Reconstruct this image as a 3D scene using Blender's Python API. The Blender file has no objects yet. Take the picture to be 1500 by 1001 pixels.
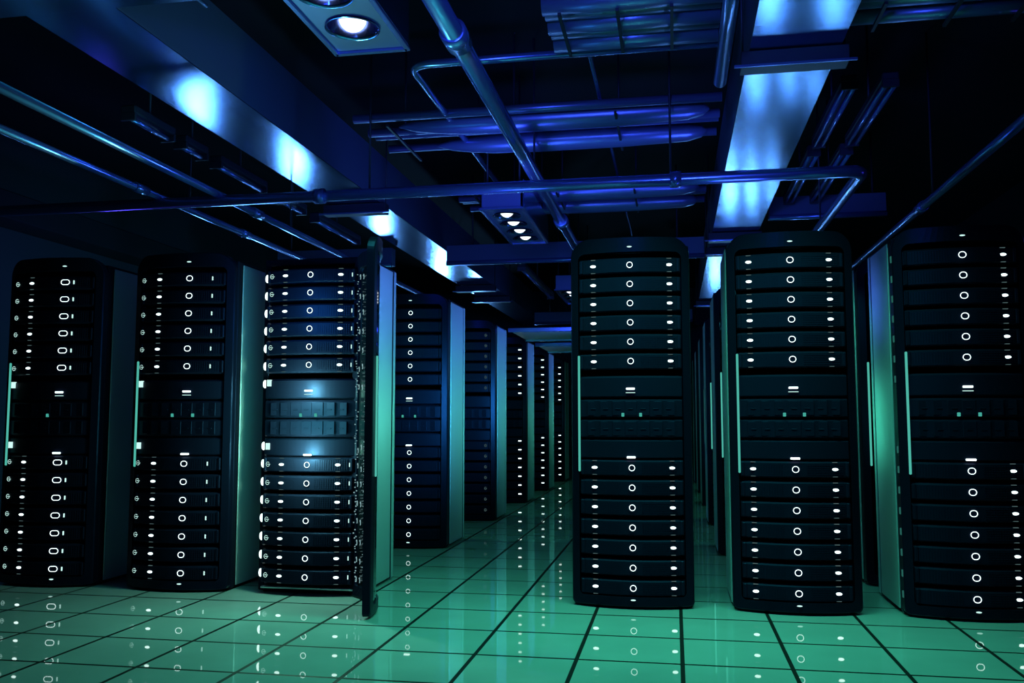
import bpy, math, random
from mathutils import Vector, Matrix
random.seed(7)
S = 0.115                      # every plan number below is in slot heights (one server); S turns it into metres
PI = math.pi
scene = bpy.context.scene
C = scene.collection

# ------------------------------------------------------------------ materials
def principled(name, base, rough=0.5, metal=0.0, bump=0.0, bscale=200.0, var=0.0, ior=1.5, coat=0.0, aniso=0.0, tint=None):
    m = bpy.data.materials.new(name); m.use_nodes = True
    nt = m.node_tree; b = nt.nodes['Principled BSDF']
    b.inputs['Base Color'].default_value = (*base, 1); b.inputs['Roughness'].default_value = rough
    b.inputs['Metallic'].default_value = metal; b.inputs['IOR'].default_value = ior
    b.inputs['Coat Weight'].default_value = coat
    if tint: b.inputs['Specular Tint'].default_value = (*tint, 1)
    if aniso: b.inputs['Anisotropic'].default_value = aniso
    tc = nt.nodes.new('ShaderNodeTexCoord')
    nz = nt.nodes.new('ShaderNodeTexNoise'); nz.inputs['Scale'].default_value = bscale; nz.inputs['Detail'].default_value = 2
    nt.links.new(tc.outputs['Object'], nz.inputs['Vector'])
    if bump:
        bp = nt.nodes.new('ShaderNodeBump'); bp.inputs['Strength'].default_value = bump; bp.inputs['Distance'].default_value = 0.004
        nt.links.new(nz.outputs['Fac'], bp.inputs['Height']); nt.links.new(bp.outputs['Normal'], b.inputs['Normal'])
    if var:
        mr = nt.nodes.new('ShaderNodeMapRange'); mr.inputs['To Min'].default_value = 1 - var; mr.inputs['To Max'].default_value = 1 + var
        nt.links.new(nz.outputs['Fac'], mr.inputs['Value'])
        mx = nt.nodes.new('ShaderNodeMix'); mx.data_type = 'RGBA'; mx.blend_type = 'MULTIPLY'; mx.inputs[0].default_value = 1
        mx.inputs[6].default_value = (*base, 1); nt.links.new(mr.outputs[0], mx.inputs[7]); nt.links.new(mx.outputs[2], b.inputs['Base Color'])
    return m
def emit(name, col, s):
    m = bpy.data.materials.new(name); m.use_nodes = True; nt = m.node_tree
    nt.nodes.remove(nt.nodes['Principled BSDF'])
    e = nt.nodes.new('ShaderNodeEmission'); e.inputs[0].default_value = (*col, 1); e.inputs[1].default_value = s
    nt.links.new(e.outputs[0], nt.nodes['Material Output'].inputs[0]); return m

M = dict(
 black=principled('black_lacquer', (.003, .004, .011), .32, 0, .05, 300, ior=1.3, tint=(.3, .4, 1)),
 frame=principled('black_powder_coat', (.004, .005, .012), .4, 0, .15, 600, ior=1.3, tint=(.3, .4, 1)),
 bezel=principled('charcoal_bezel', (.005, .006, .016), .42, 0, .1, 500, ior=1.28, tint=(.3, .4, 1)),
 chassis=principled('dark_chassis', (.02, .02, .024), .5, .6),
 silver=principled('brushed_silver_panel', (.55, .58, .62), .42, .55, .35, 900, .12),
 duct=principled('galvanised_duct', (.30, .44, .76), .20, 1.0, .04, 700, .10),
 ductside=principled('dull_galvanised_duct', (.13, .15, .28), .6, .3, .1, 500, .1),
 pipe=principled('polished_pipe', (.28, .36, .80), .22, .72),
 flex=principled('foil_wrap', (.24, .27, .55), .32, .6, .1, 80),
 dark=principled('dark_steel', (.05, .05, .075), .5, .4),
 lampbox=principled('lamp_housing', (.18, .21, .42), .4, .5),
 reflector=principled('lamp_reflector', (.25, .36, .95), .15, 1.0),
 glass=principled('smoked_glass', (.004, .005, .008), .08, 0, .06, 120, ior=1.6, coat=.5),
 ceil=principled('black_ceiling', (.010, .010, .014), .9, 0, .3, 8),
 wall=principled('dark_wall', (.035, .035, .05), .8, 0, .2, 30),
 white=emit('white_led', (.78, 1.0, .95), 2.6),
 soft=emit('soft_led', (.60, .95, .88), 1.1),
 ring=emit('ring_led', (.80, 1.0, .97), 1.9),
 dim=emit('dim_glow', (.35, .6, .6), .22),
 glint=emit('glint', (.5, .85, .9), .45),
 edge=emit('edge_glow', (.08, .5, .42), .22),
 teal=emit('teal_led', (.10, .62, .50), .75),
 bulb=emit('lamp_bulb', (.80, .88, 1.0), 2.2),
 green=emit('teal_display', (.08, .55, .45), .7),
)
def floor_mat(T, ox, oy, gap):
    m = principled('glossy_floor_tile', (.30, .34, .33), .02, 0, 0, 3, ior=1.6)
    nt = m.node_tree; N = nt.nodes; L = nt.links; b = N['Principled BSDF']
    geo = N.new('ShaderNodeTexCoord'); sep = N.new('ShaderNodeSeparateXYZ'); L.new(geo.outputs['Object'], sep.inputs[0])
    def mt(op, a, b_, c=None):
        n = N.new('ShaderNodeMath'); n.operation = op
        for i, v in enumerate((a, b_, c)):
            if v is None: continue
            if isinstance(v, (int, float)): n.inputs[i].default_value = v
            else: L.new(v, n.inputs[i])
        return n.outputs[0]
    def edge(out, o):
        v = mt('FRACT', mt('DIVIDE', mt('SUBTRACT', out, (o - T * 60 + T / 2) * S), T * S), 0)
        return mt('LESS_THAN', mt('ABSOLUTE', mt('SUBTRACT', v, .5), 0), gap / T / 2)
    g = mt('MAXIMUM', edge(sep.outputs[0], ox), edge(sep.outputs[1], oy))
    nz = N.new('ShaderNodeTexNoise'); nz.inputs['Scale'].default_value = 2.2; nz.inputs['Detail'].default_value = 6
    L.new(geo.outputs['Object'], nz.inputs['Vector'])
    mr = N.new('ShaderNodeMapRange'); mr.inputs['To Min'].default_value = .80; mr.inputs['To Max'].default_value = 1.2; L.new(nz.outputs['Fac'], mr.inputs[0])
    mx = N.new('ShaderNodeMix'); mx.data_type = 'RGBA'; mx.blend_type = 'MULTIPLY'; mx.inputs[0].default_value = 1
    mx.inputs[6].default_value = (.30, .34, .33, 1); L.new(mr.outputs[0], mx.inputs[7])
    m2 = N.new('ShaderNodeMix'); m2.data_type = 'RGBA'; L.new(g, m2.inputs[0]); L.new(mx.outputs[2], m2.inputs[6]); m2.inputs[7].default_value = (.006, .010, .010, 1)
    L.new(m2.outputs[2], b.inputs['Base Color'])
    L.new(mt('MULTIPLY_ADD', g, .5, .02), b.inputs['Roughness'])
    L.new(mt('MULTIPLY_ADD', g, -.45, .5), b.inputs['Specular IOR Level'])
    return m

# ------------------------------------------------------------------ mesh builder (coordinates in plan units)
class MB:
    def __init__(s): s.v = []; s.f = []; s.sm = []
    def add(s, vs, fs, smooth=False):
        o = len(s.v); s.v += [tuple(v) for v in vs]; s.f += [tuple(i + o for i in f) for f in fs]; s.sm += [smooth] * len(fs); return s
    def box(s, x0, x1, y0, y1, z0, z1, c=0.0):
        c = min(c, (x1-x0)*.45, (y1-y0)*.45, (z1-z0)*.45)
        if c <= 0:
            vs = [(x, y, z) for z in (z0, z1) for y in (y0, y1) for x in (x0, x1)]
            return s.add(vs, [(0,2,3,1),(4,5,7,6),(0,1,5,4),(2,6,7,3),(0,4,6,2),(1,3,7,5)])
        # chamfered box: three vertices per corner
        X = (x0, x1); Y = (y0, y1); Z = (z0, z1); vs = []; idx = {}
        for k in (0, 1):
            for j in (0, 1):
                for i in (0, 1):
                    sx, sy, sz = (c, -c)[i], (c, -c)[j], (c, -c)[k]
                    idx[i, j, k] = len(vs)
                    vs += [(X[i], Y[j]+sy, Z[k]+sz), (X[i]+sx, Y[j], Z[k]+sz), (X[i]+sx, Y[j]+sy, Z[k])]
        q = lambda i, j, k, a: idx[i, j, k] + a
        fs = []
        for i in (0, 1): 
            f = [q(i,0,0,0), q(i,1,0,0), q(i,1,1,0), q(i,0,1,0)]; fs.append(f if i else f[::-1])
        for j in (0, 1):
            f = [q(0,j,0,1), q(0,j,1,1), q(1,j,1,1), q(1,j,0,1)]; fs.append(f if j else f[::-1])
        for k in (0, 1):
            f = [q(0,0,k,2), q(1,0,k,2), q(1,1,k,2), q(0,1,k,2)]; fs.append(f if k else f[::-1])
        for a in (0, 1):
            for b in (0, 1):
                fs.append([q(0,a,b,1), q(1,a,b,1), q(1,a,b,2), q(0,a,b,2)])
                fs.append([q(a,0,b,0), q(a,1,b,0), q(a,1,b,2), q(a,0,b,2)])
                fs.append([q(a,b,0,0), q(a,b,1,0), q(a,b,1,1), q(a,b,0,1)])
        for i in (0,1):
            for j in (0,1):
                for k in (0,1): fs.append([q(i,j,k,0), q(i,j,k,1), q(i,j,k,2)])
        return s.add(vs, fs)
    def tube(s, path, r, n=14, closed=False, caps=True):
        P = [Vector(p) for p in path]; rs = r if isinstance(r, (list, tuple)) else [r] * len(P)
        vs = []; m = len(P); up0 = None
        for i, p in enumerate(P):
            a = P[(i-1) % m] if (closed or i) else P[0]; b = P[(i+1) % m] if (closed or i < m-1) else P[-1]
            t = (b - a).normalized()
            if up0 is None: up0 = Vector((0, 0, 1)) if abs(t.z) < .9 else Vector((0, 1, 0))
            u = (up0 - t * up0.dot(t)).normalized(); up0 = u; w = t.cross(u)
            for k in range(n):
                an = 2 * PI * k / n; vs.append(p + (u * math.cos(an) + w * math.sin(an)) * rs[i])
        fs = []
        for i in range(m if closed else m - 1):
            for k in range(n):
                a = i*n + k; b = i*n + (k+1) % n; c = ((i+1) % m)*n + (k+1) % n; d = ((i+1) % m)*n + k
                fs.append((a, b, c, d))
        if caps and not closed: fs += [tuple(range(n))[::-1], tuple(range((m-1)*n, m*n))]
        return s.add(vs, fs, True)
    def lathe(s, c, prof, n=28, axis='z', sy=1.0):
        vs = []; m = len(prof)
        for r, h in prof:
            for k in range(n):
                a = 2*PI*k/n
                if axis == 'z': vs.append((c[0]+r*math.cos(a), c[1]+r*sy*math.sin(a), c[2]+h))
                else: vs.append((c[0]+r*math.cos(a), c[1]+h, c[2]+r*sy*math.sin(a)))
        fs = [(i*n+k, i*n+(k+1) % n, (i+1)*n+(k+1) % n, (i+1)*n+k) for i in range(m-1) for k in range(n)]
        return s.add(vs, fs, True)
    def mesh(s, name, mat):
        me = bpy.data.meshes.new(name)
        me.from_pydata([(x*S, y*S, z*S) for x, y, z in s.v], [], s.f)
        me.polygons.foreach_set('use_smooth', s.sm); me.materials.append(mat); me.update()
        import bmesh
        b = bmesh.new(); b.from_mesh(me); bmesh.ops.recalc_face_normals(b, faces=b.faces); b.to_mesh(me); b.free()
        return me

def obj(name, mesh, parent=None, loc=(0, 0, 0), mat=None, rz=0.0):
    if isinstance(mesh, MB): mesh = mesh.mesh(name, mat)
    o = bpy.data.objects.new(name, mesh); C.objects.link(o)
    o.location = tuple(S*a for a in loc); o.rotation_euler = (0, 0, rz)
    if parent: o.parent = parent
    return o
def tag(o, label, cat, group=None, kind=None):
    o['label'] = label; o['category'] = cat
    if group: o['group'] = group
    if kind: o['kind'] = kind
    return o
def empty(name, loc, label, cat, group=None, rz=0.0):
    o = bpy.data.objects.new(name, None); C.objects.link(o); o.empty_display_size = .1
    o.location = tuple(S*a for a in loc); o.rotation_euler = (0, 0, rz); return tag(o, label, cat, group)
def struct(name, mb, mat, label=None):
    o = obj(name, mb, mat=mat); o['kind'] = 'structure'
    if label: o['label'] = label; o['category'] = name.split('_')[0]
    return o
CACHE = {}
def shared(key, fn, mat):
    if key not in CACHE: CACHE[key] = fn().mesh(key.split('|')[0], M[mat])
    return CACHE[key]

# ------------------------------------------------------------------ setting
H = 9.51297                                   # eye height
TILE = 4.14322
struct('floor', MB().box(-62, 40, -12, 190, -1, 0), floor_mat(TILE, .162, 44.686, .17), 'glossy raised floor of square tiles with dark joints')
struct('ceiling', MB().box(-62, 40, -12, 190, 37, 38), M['ceil'], 'black ceiling slab above the ducts')
struct('wall_left', MB().box(-63, -62, -12, 190, 0, 37), M['wall'])
struct('wall_right', MB().box(40, 41, -12, 190, 0, 37), M['wall'])
struct('wall_back', MB().box(-62, 40, 190, 191, 0, 37), M['wall'])
struct('wall_front', MB().box(-62, 40, -13, -12, 0, 37), M['wall'])
struct('trim_left', MB().box(-62, -58.5, -12, 190, 27.5, 30, .1), M['ceil'])

# ------------------------------------------------------------------ cabinet parts (local: x centred, y = 0 at the front of the bulge, z = 0 at the floor)
W = 3.08; RH = 18.95; DEPTH = 6.35
def curve_y(x): return .72 * (x / W) ** 2
def door_frame():
    mb = MB(); R = .95; n = 10
    def outline(w, h0, h1, r):
        pts = []
        for cx, cz, a0 in ((w-r, h1-r, 0), (-(w-r), h1-r, 90), (-(w-.25), h0+.25, 180), ((w-.25), h0+.25, 270)):
            rr = r if a0 < 180 else .25
            for k in range(n+1):
                a = math.radians(a0 + 90*k/n); pts.append((cx + rr*math.cos(a), cz + rr*math.sin(a)))
        # subdivide long runs so that the bars can follow the bulge
        out = []
        for i, p in enumerate(pts):
            q = pts[(i+1) % len(pts)]; out.append(p)
            L = math.hypot(q[0]-p[0], q[1]-p[1]); m = 16 if L > 2 else 1
            for j in range(1, m): out.append((p[0]+(q[0]-p[0])*j/m, p[1]+(q[1]-p[1])*j/m))
        return out
    o = outline(W, .12, RH, R); i_ = outline(W-.40, .60, RH-.78, .35)
    m = len(o); vs = []
    for (x, z), (xi, zi) in zip(o, i_):
        yo = curve_y(x); yi = curve_y(xi)
        vs += [(x, yo+.06, z), (x*.985, yo, z*.998 if z > 9 else z+.06), (xi, yi, zi), (xi, yi+.34, zi), (x, yo+.40, z)]
    fs = []
    for k in range(m):
        a = k*5; b = ((k+1) % m)*5
        for j in range(5): fs.append((a+j, a+(j+1) % 5, b+(j+1) % 5, b+j))
    return mb.add(vs, fs)
def handle_strip(): return MB().box(-W+.37, -W+.48, curve_y(-W+.43)-.09, curve_y(-W+.43)+.02, 6.83, 12.82, .03)
def body():
    mb = MB(); yf = 1.15
    for sx in (-1, 1):
        a, b = sorted((sx*(W-.02), sx*(W-.36))); mb.box(a, b, yf, yf+.5, .1, RH-.35, .05); mb.box(a, b, DEPTH-.5, DEPTH, .1, RH-.35, .05)
        a, b = sorted((sx*(W-.36), sx*(W-.44))); mb.box(a, b, yf+.5, DEPTH-.5, .1, RH-.4)
    mb.box(-W+.36, W-.36, DEPTH-.15, DEPTH-.02, .1, RH-.4)
    mb.box(-W+.02, W-.02, yf, DEPTH, RH-.75, RH-.35, .06)
    mb.box(-W+.36, W-.36, yf+.1, DEPTH, .12, .3)
    return mb
def kick(): return MB().box(-W+.36, W-.36, 1.12, 1.4, .12, .52, .04)
def plinth(): return MB().box(-W+.25, W-.25, 1.35, DEPTH-.2, 0, .14)
def side_panel(sx):
    a, b = sorted((sx*(W-.06), sx*(W+.02)))
    mb = MB().box(a, b, 1.72, DEPTH-.72, .2, RH-.5, .03)
    return mb
def edge_strip(sx):
    a, b = sorted((sx*(W-.04), sx*(W+.02))); return MB().box(a, b, DEPTH-.42, DEPTH-.05, .15, RH-.45, .02)
def vent_grille():
    mb = MB()
    for k in range(9): mb.box(-2.1, 2.1, 2.0+k*.42, 2.2+k*.42, RH-.36, RH-.26, .02)
    return mb
def cap_glint(z):
    return MB().lathe((0, -.03, z), [(0, -.02), (.11, -.02), (.13, 0), (.11, .06)], 20, 'y', .28)

def slab(xc, z0, z1, y_off=0.0):            # bulged bezel bar
    mb = MB(); n = 20; w = 2.62; vs = []
    for k in range(n+1):
        x = -w + 2*w*k/n; y = curve_y(x)*.95 + .12 + y_off
        vs += [(x, y+.10, z0), (x, y, z0+.07), (x, y, z1-.10), (x, y+.14, z1), (x, 1.3, z1), (x, 1.3, z0)]
    fs = []
    for k in range(n):
        a = k*6; b = a+6
        for j in range(6): fs.append((a+j, a+(j+1) % 6, b+(j+1) % 6, b+j))
    fs += [tuple(range(6)), tuple(range(n*6, n*6+6))[::-1]]
    return mb.add(vs, fs)
def server_body():
    mb = slab(0, -.42, .40)
    for x0 in (-2.35, .55):                 # raised vent mesh: rows of small cells
        for i in range(15):
            for j in range(5):
                x = x0 + i*.12; z = -.26 + j*.11; y = curve_y(x)*.95 + .12
                mb.box(x, x+.07, y-.012, y+.02, z, z+.06)
    mb.box(-2.58, -2.42, curve_y(2.5)+.02, curve_y(2.5)+.2, -.36, .34, .03); mb.box(2.42, 2.58, curve_y(2.5)+.02, curve_y(2.5)+.2, -.36, .34, .03)
    mb.box(-2.3, 2.3, 1.3, 5.4, -.40, .38)
    return mb
def surf(x): return curve_y(x)*.95 + .12
def ring_mb(x, sx, r=.145):
    mb = MB(); pts = []
    e = r*(sx-1)
    for k in range(32):
        a = 2*PI*k/32; px = r*math.cos(a) + (e if math.cos(a) > 0 else -e); pts.append((x+px, surf(x+px)-.05, r*math.sin(a)))
    mb.tube(pts, .019, 6, closed=True)
    return mb
def led_mb(x, w=.155, h=.07):
    return MB().lathe((x, surf(x)-.05, 0), [(0, -.02), (w*.8, -.015), (w, .02), (w*.95, .08)], 20, 'y', h/w)
def tail_mb(x): return MB().box(x-.12, x+.12, surf(x)+.0, surf(x)+.12, -.012, .012)
def tick_mb(x): return MB().box(x-.028, x+.028, surf(x)-.06, surf(x)+.02, -.11, .11, .01)
def ring_mark_mb(x):
    mb = MB(); y = surf(x)-.05
    pts = [(x+.10*math.cos(a), y, .12*math.sin(a)) for a in [math.radians(40+300*k/18) for k in range(19)]]
    mb.tube(pts, .013, 5); mb.box(x-.05, x+.14, y-.01, y+.02, -.014, .014)
    return mb
def dash_mb(x): return MB().box(x-.19, x+.19, surf(x)-.07, surf(x)+.02, -.06, .06, .02)

def array_body():
    mb = slab(0, -2.04, -1.05, .05)
    for a, b in ((-.98, -.02), (.05, 1.02), (1.09, 2.2)): 
        t = slab(0, a, b, .05); mb.add(t.v, t.f)
    for i in range(7):                      # drive caddies
        for z in (-.86, .17):
            x = -2.2 + i*.64; mb.box(x, x+.61, surf(x+.28)+.03, surf(x+.28)+.1, z, z+.72, .02)
            mb.box(x+.16, x+.42, surf(x+.28)+.0, surf(x+.28)+.04, z+.3, z+.36, .01)
    mb.box(-2.3, 2.3, 1.3, 5.4, -2.0, 2.1)
    return mb

MIDZ = 9.74
ZS = [17.49 - k for k in range(6)] + [7.045 - k for k in range(7)]
ORD = ['topmost', 'second', 'third', 'fourth', 'fifth', 'sixth', 'seventh', 'eighth', 'ninth', 'tenth', 'eleventh', 'twelfth', 'bottom']
def rack_at(cx, fy, label, where, group, servers='full', spec=None, door='closed', sides=True, look='ring-lit'):
    r = empty('server_rack', (cx, fy, 0), label, 'server rack', group)
    obj('cabinet_body', shared('cabinet_body', body, 'frame'), r)
    obj('base', shared('base', plinth, 'black'), r)
    obj('kick_plate', shared('kick_plate', kick, 'black'), r)
    obj('vent_grille', shared('vent_grille', vent_grille, 'frame'), r)
    for sx in (-1, 1):
        p = obj('side_panel', shared('side_panel|%d' % sx, lambda: side_panel(sx), 'silver'), r); p['label'] = 'brushed silver side panel'
        obj('edge_strip', shared('edge_strip|%d' % sx, lambda: edge_strip(sx), 'silver'), r)
    if door == 'closed':
        d = obj('door', shared('door', door_frame, 'black'), r)
        h = obj('handle_light', shared('handle_light', handle_strip, 'teal'), d); h['label'] = 'thin upright teal light strip'
        if spec and 'ring' in spec:
            for z in (18.42, .48):
                o = obj('led_or_glint', shared('led_or_glint|cap', lambda: cap_glint(0), 'soft'), d, (spec['ring'], curve_y(spec['ring'])-.02, z))  # reflection glints painted as glowing dashes on the top and foot bars
    if not spec: return r
    for k, z in enumerate(ZS):
        pos = ORD[k] if k in (0, 12) else ORD[k] + ' from the top'
        s = obj('rack_server', shared('rack_server', server_body, 'bezel'), None, (cx, fy, z))
        tag(s, '%s rack server, %s in the %s' % (look, pos, where), 'server', 'servers in the ' + where)
        key = where
        if 'ring' in spec:
            o = obj('ring_light', shared('ring_light|' + key, lambda: ring_mb(spec['ring'], spec.get('rsx', 1)), 'ring'), s)
        if 'dash' in spec: obj('light_bar', shared('light_bar|' + key, lambda: dash_mb(spec['dash']), 'white'), s)
        for x in spec.get('leds', ()):
            obj('led_or_glint', shared('led_or_glint|%s%.2f' % (key, x), lambda: led_mb(x), 'white'), s)
            if 'plain' not in spec:
                for gz in (-.36, .34): obj('lip_glint', shared('lip_glint|%s%.2f' % (key, x), lambda: tail_mb(x), 'dim'), s, (0, -.02, gz))  # LED reflections on the bezel lips, painted as dim dashes
        for x in spec.get('ticks', ()): obj('edge_light', shared('edge_light|%s%.2f' % (key, x), lambda: tick_mb(x), 'soft'), s)
        if 'ring_mark' in spec: obj('painted_ring_mark', shared('painted_ring_mark|' + key, lambda: ring_mark_mb(spec['ring_mark']), spec.get('ring_mark_mat', 'soft')), s)  # glowing mark painted in for the ring's reflection in the inner wall
    a = obj('drive_array', shared('drive_array', array_body, 'bezel'), None, (cx, fy, MIDZ-.2))
    tag(a, 'drive array halfway up the %s' % where, 'drive array', 'drive arrays halfway up the racks')
    if 'bar' in spec:
        bx = spec['bar']
        for z in (1.53, -1.96):
            obj('light_bar', shared('light_bar|b%.2f' % bx, lambda: MB().box(bx-.22, bx+.22, surf(bx)-.08, surf(bx)+.1, -.05, .05, .02), 'white'), a, (0, 0, z))
            if z > 0: obj('light_bar', shared('light_bar|c%.2f' % bx, lambda: MB().box(bx-.24, bx+.24, surf(bx)-.04, surf(bx)+.1, -.015, .015, .01), 'soft'), a, (0, 0, z-.2))
    for x in spec.get('dots', ()):
        obj('indicator_light', shared('indicator_light|%.2f' % x, lambda: MB().box(x-.07, x+.07, surf(x)-.04, surf(x)+.1, -.095, .095, .02), 'green'), a, (0, 0, .2))
    if 'twin' in spec:
        tx = spec['twin']
        def twin():
            mb = MB(); mb.box(tx-.10, tx-.06, surf(tx)-.09, surf(tx)+.1, -.18, .18); mb.box(tx+.02, tx+.12, surf(tx)-.09, surf(tx)+.1, -.18, .18); return mb
        for z in (1.98, -1.52): obj('upright_light', shared('upright_light|%.2f' % tx, twin, 'soft'), a, (0, 0, z))
    return r

FY = 46.12
front = 'racks in the front row'
rack_at(-35.85, FY, 'dark server rack at the far left of the front row, with stretched oval lights', 'leftmost front rack', front,
        spec=dict(ring=.98, rsx=1.7, leds=(-1.26,), ring_mark=-2.42, ticks=(1.46,), bar=.86, dots=(.2,), twin=-2.42))
rack_at(-27.58, FY, 'dark server rack between the leftmost rack and the open-door rack', 'front rack second from left', front,
        spec=dict(ring=.62, rsx=1.2, leds=(-1.30,), ring_mark=-2.45, ticks=(1.9,), bar=.62, dots=(-.2, 1.0), twin=-2.45))
RX3 = -19.82
r3 = rack_at(RX3, FY, 'server rack with its door swung wide open, left of the aisle', 'open-door rack', front, door='open',
        spec=dict(ring=.14, leds=(-1.40, 1.80), ring_mark=-2.3, ticks=(2.42,), bar=.14, dots=(-.3, .56), twin=-2.35))
rack_at(-2.22, FY, 'closed server rack just right of the aisle, nearest to the centre', 'rack just right of the aisle', front,
        spec=dict(ring=.05, leds=(-1.86, 2.06), ticks=(-2.55, 2.55), bar=.02, dots=(-.38, .52)))
rack_at(5.83, FY, 'closed server rack in the middle of the three right-hand ones', 'middle right-hand front rack', front,
        spec=dict(ring=0, rsx=1.08, leds=(-2.0, 1.9), ticks=(-2.52, 2.55), bar=0, dots=(-.45, .5)))
r6 = rack_at(13.9, FY, 'closed server rack cut off by the right edge, bright silver side panel', 'rightmost front rack', front,
        spec=dict(ring=0, rsx=1.15, leds=(1.92,), ticks=(2.55,), bar=0, dots=(-.45, .5)))
# painted LED reflections down the left post of the open rack
def post_glint_mb(): return MB().lathe((-2.90, 1.12, 0), [(0, -.05), (.10, -.04), (.12, .0), (.12, .1)], 20, 'y', 1.9)
for z in ZS + [MIDZ+1.75, MIDZ-1.72]:
    o = obj('post_glint', shared('post_glint', post_glint_mb, 'white'), r3, (0, 0, z)); o['label'] = 'painted LED reflection on the left post'

o = obj('sill', MB().box(-2.66, 2.66, .62, 1.12, .30, .40, .02), r3, mat=M['silver']); o['label'] = 'pale metal sill across the foot'
for z in ZS + [MIDZ+1.75, MIDZ-1.72]:
    o = obj('edge_glint', shared('edge_glint', lambda: MB().box(-W-.05, -W+.03, .85, 1.0, -.17, .17, .02), 'edge'), r6, (0, 0, z))  # painted LED reflections along the left front edge
# open door: frame, smoked pane and light strip hinged at the right post
ang = math.radians(90 + 26)
dr = bpy.data.objects.new('door', None)
def door_open_mesh(fn):
    src = fn(); mb = MB()
    c, s_ = math.cos(ang), math.sin(ang)
    for x, y, z in src.v:
        lx, ly = x - W, y - .75           # hinge at local right edge
        mb.v.append((lx*c - ly*s_, lx*s_ + ly*c, z*.985))
    mb.f = src.f; mb.sm = src.sm
    return mb
def door_pane():
    n = 12; vs = []; mb = MB()
    for k in range(n+1):
        x = -W+.38 + (2*W-.76)*k/n
        for y in (curve_y(x)+.12, curve_y(x)+.22):
            for z in (.7, RH-.7): vs.append((x, y, z))
    fs = []
    for k in range(n):
        a = 4*k; b = a+4; fs += [(a, b, b+1, a+1), (a+2, a+3, b+3, b+2), (a, a+2, b+2, b), (a+1, b+1, b+3, a+3)]
    fs += [(0, 1, 3, 2), (4*n, 4*n+2, 4*n+3, 4*n+1)]
    return mb.add(vs, fs)
base = (W-.36, 1.0, 0)
dr = obj('door', door_open_mesh(door_frame), r3, base, M['black']); dr['label'] = 'curved black door standing wide open'
obj('door_pane', door_open_mesh(door_pane), dr, mat=M['glass'])
obj('handle_light', door_open_mesh(handle_strip), dr, mat=M['teal'])
def door_glints():  # LED reflections and sparkle on the open door, painted as glowing bits
    mb = MB(); rnd = random.Random(5)
    for z0 in ZS + [MIDZ+1.7, MIDZ-1.7]:
        for xx in (-2.2, -1.0, 2.0, 2.4):
            z = z0 + rnd.uniform(-.1, .1); y = curve_y(xx) + .40
            mb.tube([(xx+.14*math.cos(a), y, z+.13*math.sin(a)) for a in [math.radians(20+250*k/10) for k in range(11)]], .022, 5)
    for xx, lo, hi, n in ((2.62, .8, 18, 120), (-2.72, .8, 18, 120), (1.5, .8, 11.8, 110)):
        for k in range(n):
            z = lo + (hi-lo)*(k+rnd.random()*.6)/n
            if rnd.random() < .35: continue
            x = xx + rnd.uniform(-.16, .16); h = rnd.uniform(.02, .07); mb.box(x-.03, x+.03, curve_y(x)+.36, curve_y(x)+.42, z, z+h)
    return mb
o = obj('painted_glints', door_open_mesh(door_glints), dr, mat=M['glint']); o['label'] = 'painted glints of the LEDs on the open door'; o['kind'] = 'stuff'

# racks receding on the left of the aisle
AX = -19.78
ordn = ['second', 'third', 'fourth', 'fifth', 'sixth']
rowy = [64.4, 82.7, 100.9, 118.9, 136.9]
specs = [dict(ring=.36, bar=.3, dots=(-.2, .75), plain=1), dict(ring_mark=2.2, ring_mark_mat='dim', plain=1),
         dict(dash=2.34, plain=1), dict(dash=2.36, plain=1), dict(dash=2.38, plain=1)]
looks = ['ring-lit', 'dimly marked', 'bar-lit', 'bar-lit', 'bar-lit']
for k, y in enumerate(rowy):
    rack_at(AX, y, 'narrow view of a server rack left of the aisle, %s from the open-door rack back' % ordn[k], 'left aisle rack, %s row' % ordn[k],
            'racks receding along the left of the aisle', spec=specs[k], look=looks[k])
# racks receding in the gap between the two right-hand front racks
for k, y in enumerate(rowy):
    rack_at(5.95, y, 'sliver of a server rack in the narrow gap on the right, %s row back' % ordn[k], 'right gap rack, %s row' % ordn[k],
            'racks receding behind the middle right rack', spec=dict(ring=0, leds=(-2.0,), ticks=(-2.5,), plain=1) if k < 3 else None, look='lit')
rack_at(13.78, 54.3, 'server rack standing directly behind the rightmost front rack', 'the rack behind the rightmost front rack', None)

# ------------------------------------------------------------------ aisle canopy
def canopy(y0, y1, label):
    e = empty('aisle_canopy', (-11, y0, 18.45), label, 'canopy', 'canopies roofing the aisle between the rows')
    obj('lintel', MB().box(-5.6, 5.6, 0, .5, -.1, .35, .05), e, mat=M['pipe'])
    obj('lintel', MB().box(-5.6, 5.6, y1-y0-.5, y1-y0, -.1, .35, .05), e, mat=M['pipe'])
    obj('roof_panel', MB().box(-5.5, 5.5, .5, y1-y0-.5, .08, .2), e, mat=M['silver'])
canopy(89.3, 100.9, 'pale canopy roofing the far aisle, nearer one'); canopy(107.5, 118.9, 'pale canopy roofing the far aisle, farther one')

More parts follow.
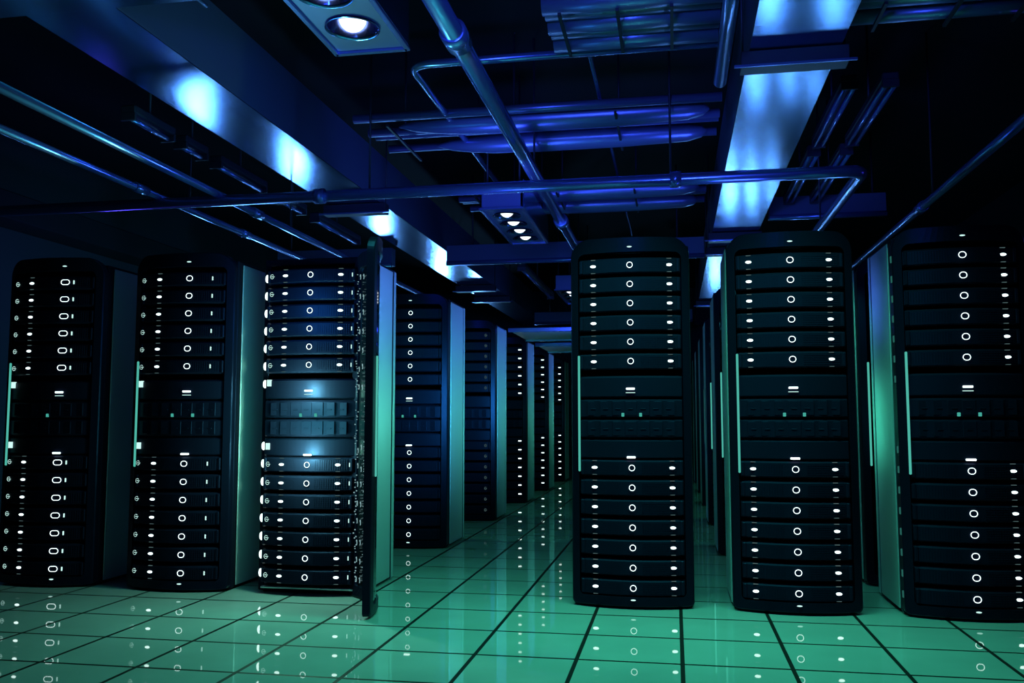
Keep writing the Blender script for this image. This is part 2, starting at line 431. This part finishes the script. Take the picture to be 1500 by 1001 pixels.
# ------------------------------------------------------------------ ducts
DZ = 28.7
def duct(x0, x1, y0, y1, z0, z1, label, group, alongx=False):
    L = (x1-x0) if alongx else (y1-y0)
    e = empty('air_duct', ((x0+x1)/2, (y0+y1)/2, z0), label, 'duct', group)
    cx, cy = (x0+x1)/2, (y0+y1)/2
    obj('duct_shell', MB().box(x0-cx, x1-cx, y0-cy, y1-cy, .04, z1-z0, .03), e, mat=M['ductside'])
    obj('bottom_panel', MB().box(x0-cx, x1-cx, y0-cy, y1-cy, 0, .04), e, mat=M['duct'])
    return e
duct(-30.15, -25.43, 36.4, 188, DZ, 33.1, 'long silver air duct running back above the left racks', 'air ducts')
duct(4.15, 8.75, 18, 186, DZ, 33.6, 'long bright silver air duct running back above the right racks', 'air ducts')
duct(-60, -18, 29, 36.3, DZ-.05, 33, 'wide cross duct in the top left corner', 'air ducts', True)

def bracket(cx, w, y, label, z=DZ, group='brackets under the ducts'):
    e = empty('duct_bracket', (cx, y, z-.95), label, 'bracket', group)
    obj('cross_bar', MB().box(-w, w, 0, 1.1, 0, .9, .04), e, mat=M['dark'])
    obj('lip', MB().box(-w-.35, w+.35, -.12, .02, 0, .12), e, mat=M['pipe'])
    for s_ in (-1, 1): obj('hanger_rod', MB().tube([(s_*(w-.12), .5, .85), (s_*(w-.12), .5, 37-z+.95)], .07, 8), e, mat=M['dark'])
for y, l in ((46.6, 'nearest one under the right duct'), (93, 'second one under the right duct'), (101, 'third one under the right duct'), (147, 'farthest one under the right duct')):
    bracket(6.4, 2.7, y, 'dark cross bracket, ' + l)
for y, l in ((74.6, 'nearest one under the left duct'), (124, 'second one under the left duct'), (136, 'farthest one under the left duct')):
    bracket(-27.8, 2.9, y, 'dark cross bracket, ' + l)

# ------------------------------------------------------------------ pipes
def fillet(pts, r, n=8):
    out = [Vector(pts[0])]
    for a, b, c in zip(pts, pts[1:], pts[2:]):
        a, b, c = Vector(a), Vector(b), Vector(c); u = (a-b).normalized(); v = (c-b).normalized()
        p0, p1 = b+u*r, b+v*r
        for k in range(n+1):
            t = k/n; out.append(p0*(1-t)**2 + b*2*t*(1-t) + p1*t*t)
    out.append(Vector(pts[-1])); return out
def pipe(pts, r, label, mat='pipe', collars=(), hangers=(), group='ceiling pipes', name='ceiling_pipe', cat='pipe', fr=None):
    o0 = Vector(pts[0]); e = empty(name, pts[0], label, cat, group)
    path = fillet([Vector(p)-o0 for p in pts], fr or r*3) if len(pts) > 2 else [Vector(p)-o0 for p in pts]
    obj('pipe_run', MB().tube(path, r, 18), e, mat=M[mat])
    for c, ax in collars:
        c = Vector(c)-o0; d = Vector((.35, 0, 0)) if ax == 'x' else Vector((0, .7, 0))
        obj('collar', MB().tube([c-d, c-d*.98, c+d*.98, c+d], [r*1.02, r*1.35, r*1.35, r*1.02], 18), e, mat=M[mat])
    for h in hangers:
        c = Vector(h)-o0; obj('hanger_rod', MB().tube([c, c+Vector((0, 0, 37-h[2]))], .075, 8), e, mat=M['dark'])
    return e
pipe([(-50, 56.0, 24.5), (11.5, 56.0, 24.5), (11.45, 80, 24.5)], .38, 'long horizontal pipe crossing below the ducts and turning back at the right', collars=(((-23.3, 56.0, 24.5), 'x'), ((.3, 56.0, 24.5), 'x')),
     hangers=((0, 56, 24.7), (11.45, 72, 24.7), (-19.8, 56, 24.7)), fr=1.0)
pipe([(-9.6, 20, 27), (-9.6, 95, 27)], .47, 'thick polished pipe running back from the top centre', collars=(((-9.6, 38.6, 27), 'y'), ((-9.6, 77.8, 27), 'y')), hangers=((-9.6, 62, 27.3),))
pipe([(2.8, 48.5, 30), (-14.8, 48.5, 30), (-14.8, 79, 30)], .24, 'thin pipe with an elbow left of the thick centre pipe', fr=1.3, hangers=((-14.8, 67, 30),))
pipe([(-30.8, 22, 25), (-30.8, 114, 25)], .27, 'bright tube, upper one of the two above the left racks', collars=(((-30.8, 62, 25), 'y'),), hangers=((-30.8, 68, 25.2),))
pipe([(-35.2, 22, 25), (-35.2, 112, 25)], .25, 'bright tube, lower one of the two above the left racks', collars=(((-35.2, 53.8, 25), 'y'), ((-35.2, 68.8, 25), 'y')), hangers=((-35.2, 60, 25.2),))
pipe([(18.1, 36, 25), (18.1, 110, 25)], .30, 'slanting pipe above the rightmost front rack', collars=(((18.1, 69, 25), 'y'),), hangers=((18.1, 66, 25.2),))
pipe([(-4.6, 25, 31), (-4.6, 104, 31)], .13, 'very thin conduit running back right of the thick centre pipe')
pipe([(2.75, 30, 28), (2.75, 49, 28)], .36, 'short pipe stub beside the right duct at the top', hangers=((2.75, 46, 28.3),))
pipe([(-22.6, 33, 30), (-22.6, 39.5, 30)], .10, 'short thin rod in front of the cross duct at the top left')
# foil wrapped bundles across the aisle
def bundle(y0, n, dy, x0, x1, z, label, blimp=True, r=.55):
    e = empty('pipe_bundle', ((x0+x1)/2, y0, z), label, 'pipe bundle', 'bundles of foil wrapped pipes across the ceiling'); h = (x1-x0)/2
    for k in range(n):
        y = k*dy; zz = (.25 if k % 2 else 0)
        if blimp and k in (1, n-2):
            L0 = -h*.82 + k*.5; L1 = h*.94
            xs = [L0 + (L1-L0)*t for t in (0, .02, .06, .13, .22, .4, .7, .93, .98, 1)]
            rs = [r*f for f in (.1, .35, .75, 1.1, 1.38, 1.5, 1.45, 1.2, .8, .15)]
            obj('fat_sleeve', MB().tube([(x, y, -.2) for x in xs], rs, 20), e, mat=M['flex'])
        else:
            obj('pipe_run', MB().tube([(-h, y, zz), (h, y, zz)], r*(.55 if blimp else 1), 16), e, mat=M['flex'])
    for hx_ in (-h*.8, -h*.15, h*.45):
        obj('hanger_rod', MB().tube([(hx_, dy*(n-1)/2, .1), (hx_, dy*(n-1)/2, 37-z)], .08, 8), e, mat=M['dark'])
        obj('cross_bar', MB().box(hx_-.08, hx_+.08, -.3, dy*(n-1)+.3, -.75, -.6), e, mat=M['dark'])
bundle(42.8, 5, 1.15, -6.2, 2.6, 30.2, 'bundle of foil wrapped pipes across the top centre, nearest one', False, .55)
bundle(56.9, 6, 1.55, -21.3, 3.3, 30, 'bundle of foil wrapped pipes across the ceiling, second one back')
bundle(76.9, 6, 1.6, -19.5, 3.1, 30, 'bundle of foil wrapped pipes across the ceiling, third one back')
bundle(44.4, 3, 1.3, 9.3, 20, 30.2, 'bundle of dim pipes in the top right corner', False, .42)
def beam(x0, x1, y, z, label):
    e = empty('cross_beam', ((x0+x1)/2, y, z), label, 'beam', 'cross beams'); h = (x1-x0)/2
    obj('web', MB().box(-h, h, 0, 1.4, .3, 2.3, .03), e, mat=M['ductside'])
    obj('flange', MB().tube([(-h, -.05, .25), (h, -.05, .25)], .28, 14), e, mat=M['pipe'])
    for s_ in (-.8, .8): obj('hanger_rod', MB().tube([(s_*h, .7, 2.2), (s_*h, .7, 37-z)], .1, 8), e, mat=M['dark'])
beam(-24.8, 3.4, 96, 26.6, 'dim blue cross beam between the ducts')
beam(-45, -31.2, 96, 26.6, 'dim blue cross beam left of the left duct')
beam(9.3, 20, 88, 28.6, 'dim cross beam right of the right duct')
beam(-24.8, 3.4, 160, 26.6, 'far cross beam at the end of the aisle')

# ------------------------------------------------------------------ fluorescent battens (unlit)
def batten(x, y0, y1, z, label, group, dbl=False):
    e = empty('light_batten', (x, y0, z), label, 'light batten', group); L = y1-y0
    mb = MB().box(-.5, .5, 0, L, .3, .8, .08); obj('housing', mb, e, mat=M['dark'])
    for dx in ((-.28, .28) if dbl else (0,)):
        obj('glass_tube', MB().tube([(dx, .15, .05), (dx, L-.15, .05)], .16, 12), e, mat=M['pipe'])
    for yy in (0, L-.2): obj('end_cap', MB().box(-.5, .5, yy, yy+.2, -.15, .35, .03), e, mat=M['dark'])
    obj('hanger_rod', MB().tube([(0, L/2, .7), (0, L/2, 37-z)], .08, 8), e, mat=M['dark'])
G = 'unlit light battens beside the right duct'
batten(11.0, 56.6, 69, 30, 'unlit light batten beside the right duct, front left one', G, True); batten(13.4, 56.6, 69, 30, 'unlit light batten beside the right duct, front right one', G, True)
batten(11.0, 71, 87, 30, 'unlit light batten beside the right duct, back left one', G, True); batten(13.4, 71, 87, 30, 'unlit light batten beside the right duct, back right one', G, True)
G = 'unlit light battens beside the left duct'
for y0, y1, l in ((47.5, 52, 'nearest one'), (53.3, 56.2, 'second one'), (58, 65.4, 'third one'), (69, 73.2, 'fourth one'), (76, 87, 'farthest one')):
    batten(-32.1, y0, y1, 27.6, 'unlit light batten left of the left duct, ' + l, G)
batten(-16.9, 99.5, 124, 26.5, 'unlit light batten in the distance beside the canopy', None)

# ------------------------------------------------------------------ lamp boxes
def lampbox(y0, label):
    cx, z, w, L = -13.1, 26.0, 1.65, 14.2
    e = empty('lamp_box', (cx, y0, z), label, 'lamp', 'four-bulb lamp boxes in a line')
    ys = [2.45 + 3.1*k for k in range(4)]; R = 1.08
    # bottom plate with four round openings
    mb = MB(); n = 32
    for k, yc in enumerate(ys):
        a0 = yc-1.55 if k else .0; a1 = yc+1.55 if k < 3 else L
        inner = [(R*math.cos(2*PI*j/n), yc+R*math.sin(2*PI*j/n), 0) for j in range(n)]
        outer = []
        for j in range(n):
            c_, s_ = math.cos(2*PI*j/n), math.sin(2*PI*j/n); hy_ = (a1-yc) if s_ > 0 else (yc-a0)
            t = min(w/abs(c_) if abs(c_) > 1e-6 else 1e9, hy_/abs(s_) if abs(s_) > 1e-6 else 1e9); outer.append((c_*t, yc+s_*t, 0))
        mb.add(inner+outer, [(j, (j+1) % n, n+(j+1) % n, n+j) for j in range(n)])
    obj('bottom_plate', mb, e, mat=M['lampbox'])
    hs = MB(); hs.box(-w, w, 0, .1, 0, 1.9); hs.box(-w, w, L-.1, L, 0, 1.9); hs.box(-w, -w+.1, 0, L, 0, 1.9); hs.box(w-.1, w, 0, L, 0, 1.9); hs.box(-w, w, 0, L, 1.8, 1.9)
    obj('housing', hs, e, mat=M['lampbox'])
    rm = MB(); rm.box(-w-.12, -w+.12, -.1, L+.1, -.12, .04, .03); rm.box(w-.12, w+.12, -.1, L+.1, -.12, .04, .03); rm.box(-w, w, -.12, .12, -.12, .04); rm.box(-w, w, L-.12, L+.12, -.12, .04)
    obj('rim', rm, e, mat=M['pipe'])
    obj('side_flange', MB().box(w+.05, w+.13, .2, L-.2, .0, 2.3, .02), e, mat=M['duct'])
    for k, yc in enumerate(ys):
        cup = obj('reflector_cup', MB().lathe((0, 0, 0), [(R+.08, -.10), (R+.02, -.12), (R*.95, 0), (R*.8, .7), (R*.4, 1.3), (0, 1.45)], 32), e, (0, yc, 0), M['reflector'])
        prof = [(.58*math.sin(PI*t/10), .28-.58*math.cos(PI*t/10)) for t in range(11)]
        obj('bulb', MB().lathe((0, 0, 0), prof, 24), cup, (0, 0, .1), M['bulb'])
    for sx in (-1.3, 1.3):
        for yy in (1, L-1): obj('hanger_rod', MB().tube([(sx, yy, 1.85), (sx, yy, 37-z)], .08, 8), e, mat=M['dark'])
lampbox(22.9, 'four-bulb lamp box at the top, nearest one'); lampbox(67.6, 'four-bulb lamp box above the aisle, middle one'); lampbox(112.3, 'small four-bulb lamp box in the distance, partly behind the rack right of the aisle')

# ------------------------------------------------------------------ lights
def light(kind, name, loc, col, power, target=None, size=1.0, size_y=None, spot=None, blend=.6, spread=None):
    d = bpy.data.lights.new(name, kind); d.color = col; d.energy = power
    if kind == 'AREA':
        d.shape = 'RECTANGLE'; d.size = size*S; d.size_y = (size_y or size)*S
        if spread: d.spread = math.radians(spread)
    else: d.shadow_soft_size = size*S
    if kind == 'SPOT': d.spot_size = math.radians(spot); d.spot_blend = blend
    o = bpy.data.objects.new(name, d); C.objects.link(o); o.location = tuple(S*a for a in loc)
    if target: o.rotation_euler = (Vector(target)-Vector(loc)).to_track_quat('-Z', 'Y').to_euler()
    return o
TEAL = (.08, .95, .58); BLUE = (.07, .20, 1.0); CYAN = (.16, .48, 1.0)
VIO = (.06, .13, 1.0)
def both(fn): pass
# added unseen teal fills over the front aisle and the aisles behind
light('AREA', 'teal_front_fill', (-1, 40, 24.2), TEAL, 54, (-1, 41.5, 0), 23, 2.0, spread=110)
for k, y in enumerate((58.5, 76.5, 95, 113, 131)):
    light('AREA', 'teal_row_fill', (-19.6, y-5.4, 17), TEAL, 4.5, (-18, y+2, 0), 5, 1)
    light('AREA', 'teal_row_fill', (5.9, y-5.4, 17), TEAL, 5, (4.5, y+2, 0), 5, 1)
# small unseen fills added behind the racks, aimed up at the duct undersides
for x, y, p, tx, ty in ((-42.9, 73.9, 7, -28.2, 48.6), (-40.9, 91, 9, -27, 60), (-42.3, 125, 14, -27.8, 84.7), (-42.6, 161, 18, -28, 106), (-41, 186, 24, -27, 135)):
    light('AREA', 'cyan_up_fill', (x, y, 18.7), CYAN, p*.12, (tx, ty, 28.7), 2.2, 1.6, spread=60)
for x, y, p, tx, ty, sx in ((6.8, 61, 5, 5.2, 41, 1.2), (11.2, 62, 4, 7.6, 41, 1.2), (7.2, 76, 4, 5.0, 50, .8), (9.8, 75, 2.5, 6.6, 50, .7), (12.2, 77, 1.8, 8.0, 51, .6), (7.2, 112, 11, 5.0, 74, 1.4), (9.8, 112, 7, 6.4, 75, 1.0), (12, 110, 4, 8, 73, .8), (8.0, 170, 22, 5.5, 110, 2.4)):
    light('AREA', 'cyan_up_fill', (x, y, 18.7), CYAN, p*.036, (tx, ty, 28.7), sx*.7, 1.3, spread=60)
light('AREA', 'cyan_up_fill', (-52, 51, 18.7), CYAN, .9, (-35, 33, 28.6), 2.2, 1.6, spread=70)
light('SPOT', 'cyan_wash', (-12, 0, 16), CYAN, 30, (-14, 50, 38), 1.0, spot=56, blend=.4)  # added fill for the highlights along the pipes
# added violet fill that only reaches the services under the ceiling
light('SPOT', 'violet_wash', (-6, 2, 20), VIO, 380, (-6, 50, 46), 3, spot=62, blend=.35)
light('SPOT', 'violet_wash', (-12, 56, 19.5), VIO, 60, (-12, 74, 34), 2, spot=110, blend=.6)
light('SPOT', 'violet_wash', (4, 56, 19.5), VIO, 40, (4, 74, 34), 2, spot=110, blend=.6)
# hidden fills added beside and behind racks, lighting the silver side panels
for y, p in ((54, 4.2), (71.5, 3.6), (90, 3.2), (108, 2.8), (126, 2.6)):
    light('AREA', 'teal_flank_fill', (-5.6, y, 10.5), (.10, .80, .58), p, (-17, y+1 if y > 55 else 50, 9.6), 2.0, 3, spread=85)
    light('AREA', 'blue_flank_fill', (-5.6, y, 16.5), (.08, .24, 1), p*1.1, (-17, y if y > 55 else 50, 18), 2.5, 3, spread=90)
light('AREA', 'teal_flank_fill', (8.2, 53.2, 9.5), TEAL, 1.7, (10.8, 50, 9.5), 1.0, 4)
light('AREA', 'blue_flank_fill', (8.2, 53.2, 16), BLUE, 1.0, (10.8, 50, 16), 1.0, 3)
# point fills added for the misty glow around the open rack's bright bars
for z in (11.07, 7.6): light('POINT', 'bar_glow_fill', (-19.65, 45.1, z), (.35, 1, .66), 18, size=.35)
light('POINT', 'rack_glow_fill', (-19.6, 44.0, 9.4), (.05, .85, .55), 14, size=1.6)
light('AREA', 'rack_wash', (-5.6, 55, 11), (.04, .40, .65), 14, (-19.5, 64.4, 11), 1.5, 4, spread=60)  # unseen fills added to lift the rack fronts left of the aisle
light('AREA', 'rack_wash', (-5.6, 73, 11), (.04, .40, .65), 10, (-19.5, 82.7, 11), 1.5, 4, spread=60)
light('POINT', 'rack_glow_fill', (-19.6, 44.0, 15.5), (.04, .40, .85), 12, size=1.6)
light('POINT', 'violet_wall_fill', (-52, 72, 21), (.12, .08, 1), 6, size=1)  # added fills tinting the side walls, no fixture there
light('POINT', 'violet_wall_fill', (30, 56, 21), (.12, .08, 1), 2.5, size=1)
light('SPOT', 'blue_front_fill', (0, 5, 30), (.06, .14, 1), 60, (0, 46, 17), 3, spot=75, blend=1)  # added fill giving the rack fronts a navy cast
w = bpy.data.worlds.new('World'); scene.world = w; w.use_nodes = True
w.node_tree.nodes['Background'].inputs[0].default_value = (.02, .03, .12, 1); w.node_tree.nodes['Background'].inputs[1].default_value = .1

# ------------------------------------------------------------------ camera
cam = bpy.data.cameras.new('Camera'); co = bpy.data.objects.new('Camera', cam); C.objects.link(co)
cam.sensor_width = 36; cam.lens = 1310.58/1500*36; cam.clip_start = .02; cam.clip_end = 100
pitch, yaw, roll = .08671, .179, -.00017
fw = Vector((-math.sin(yaw)*math.cos(pitch), math.cos(yaw)*math.cos(pitch), math.sin(pitch)))
rt = Vector((math.cos(yaw), math.sin(yaw), 0)); up = rt.cross(fw)
rt2 = rt*math.cos(roll)+up*math.sin(roll); up2 = up*math.cos(roll)-rt*math.sin(roll)
mat = Matrix((rt2, up2, -fw)).transposed().to_4x4(); mat.translation = Vector((0, 0, H*S)); co.matrix_world = mat
scene.camera = co
vs = scene.view_settings; vs.view_transform = 'Standard'; vs.look = 'None'; vs.gamma = 1; vs.use_curve_mapping = False; vs.exposure = 0
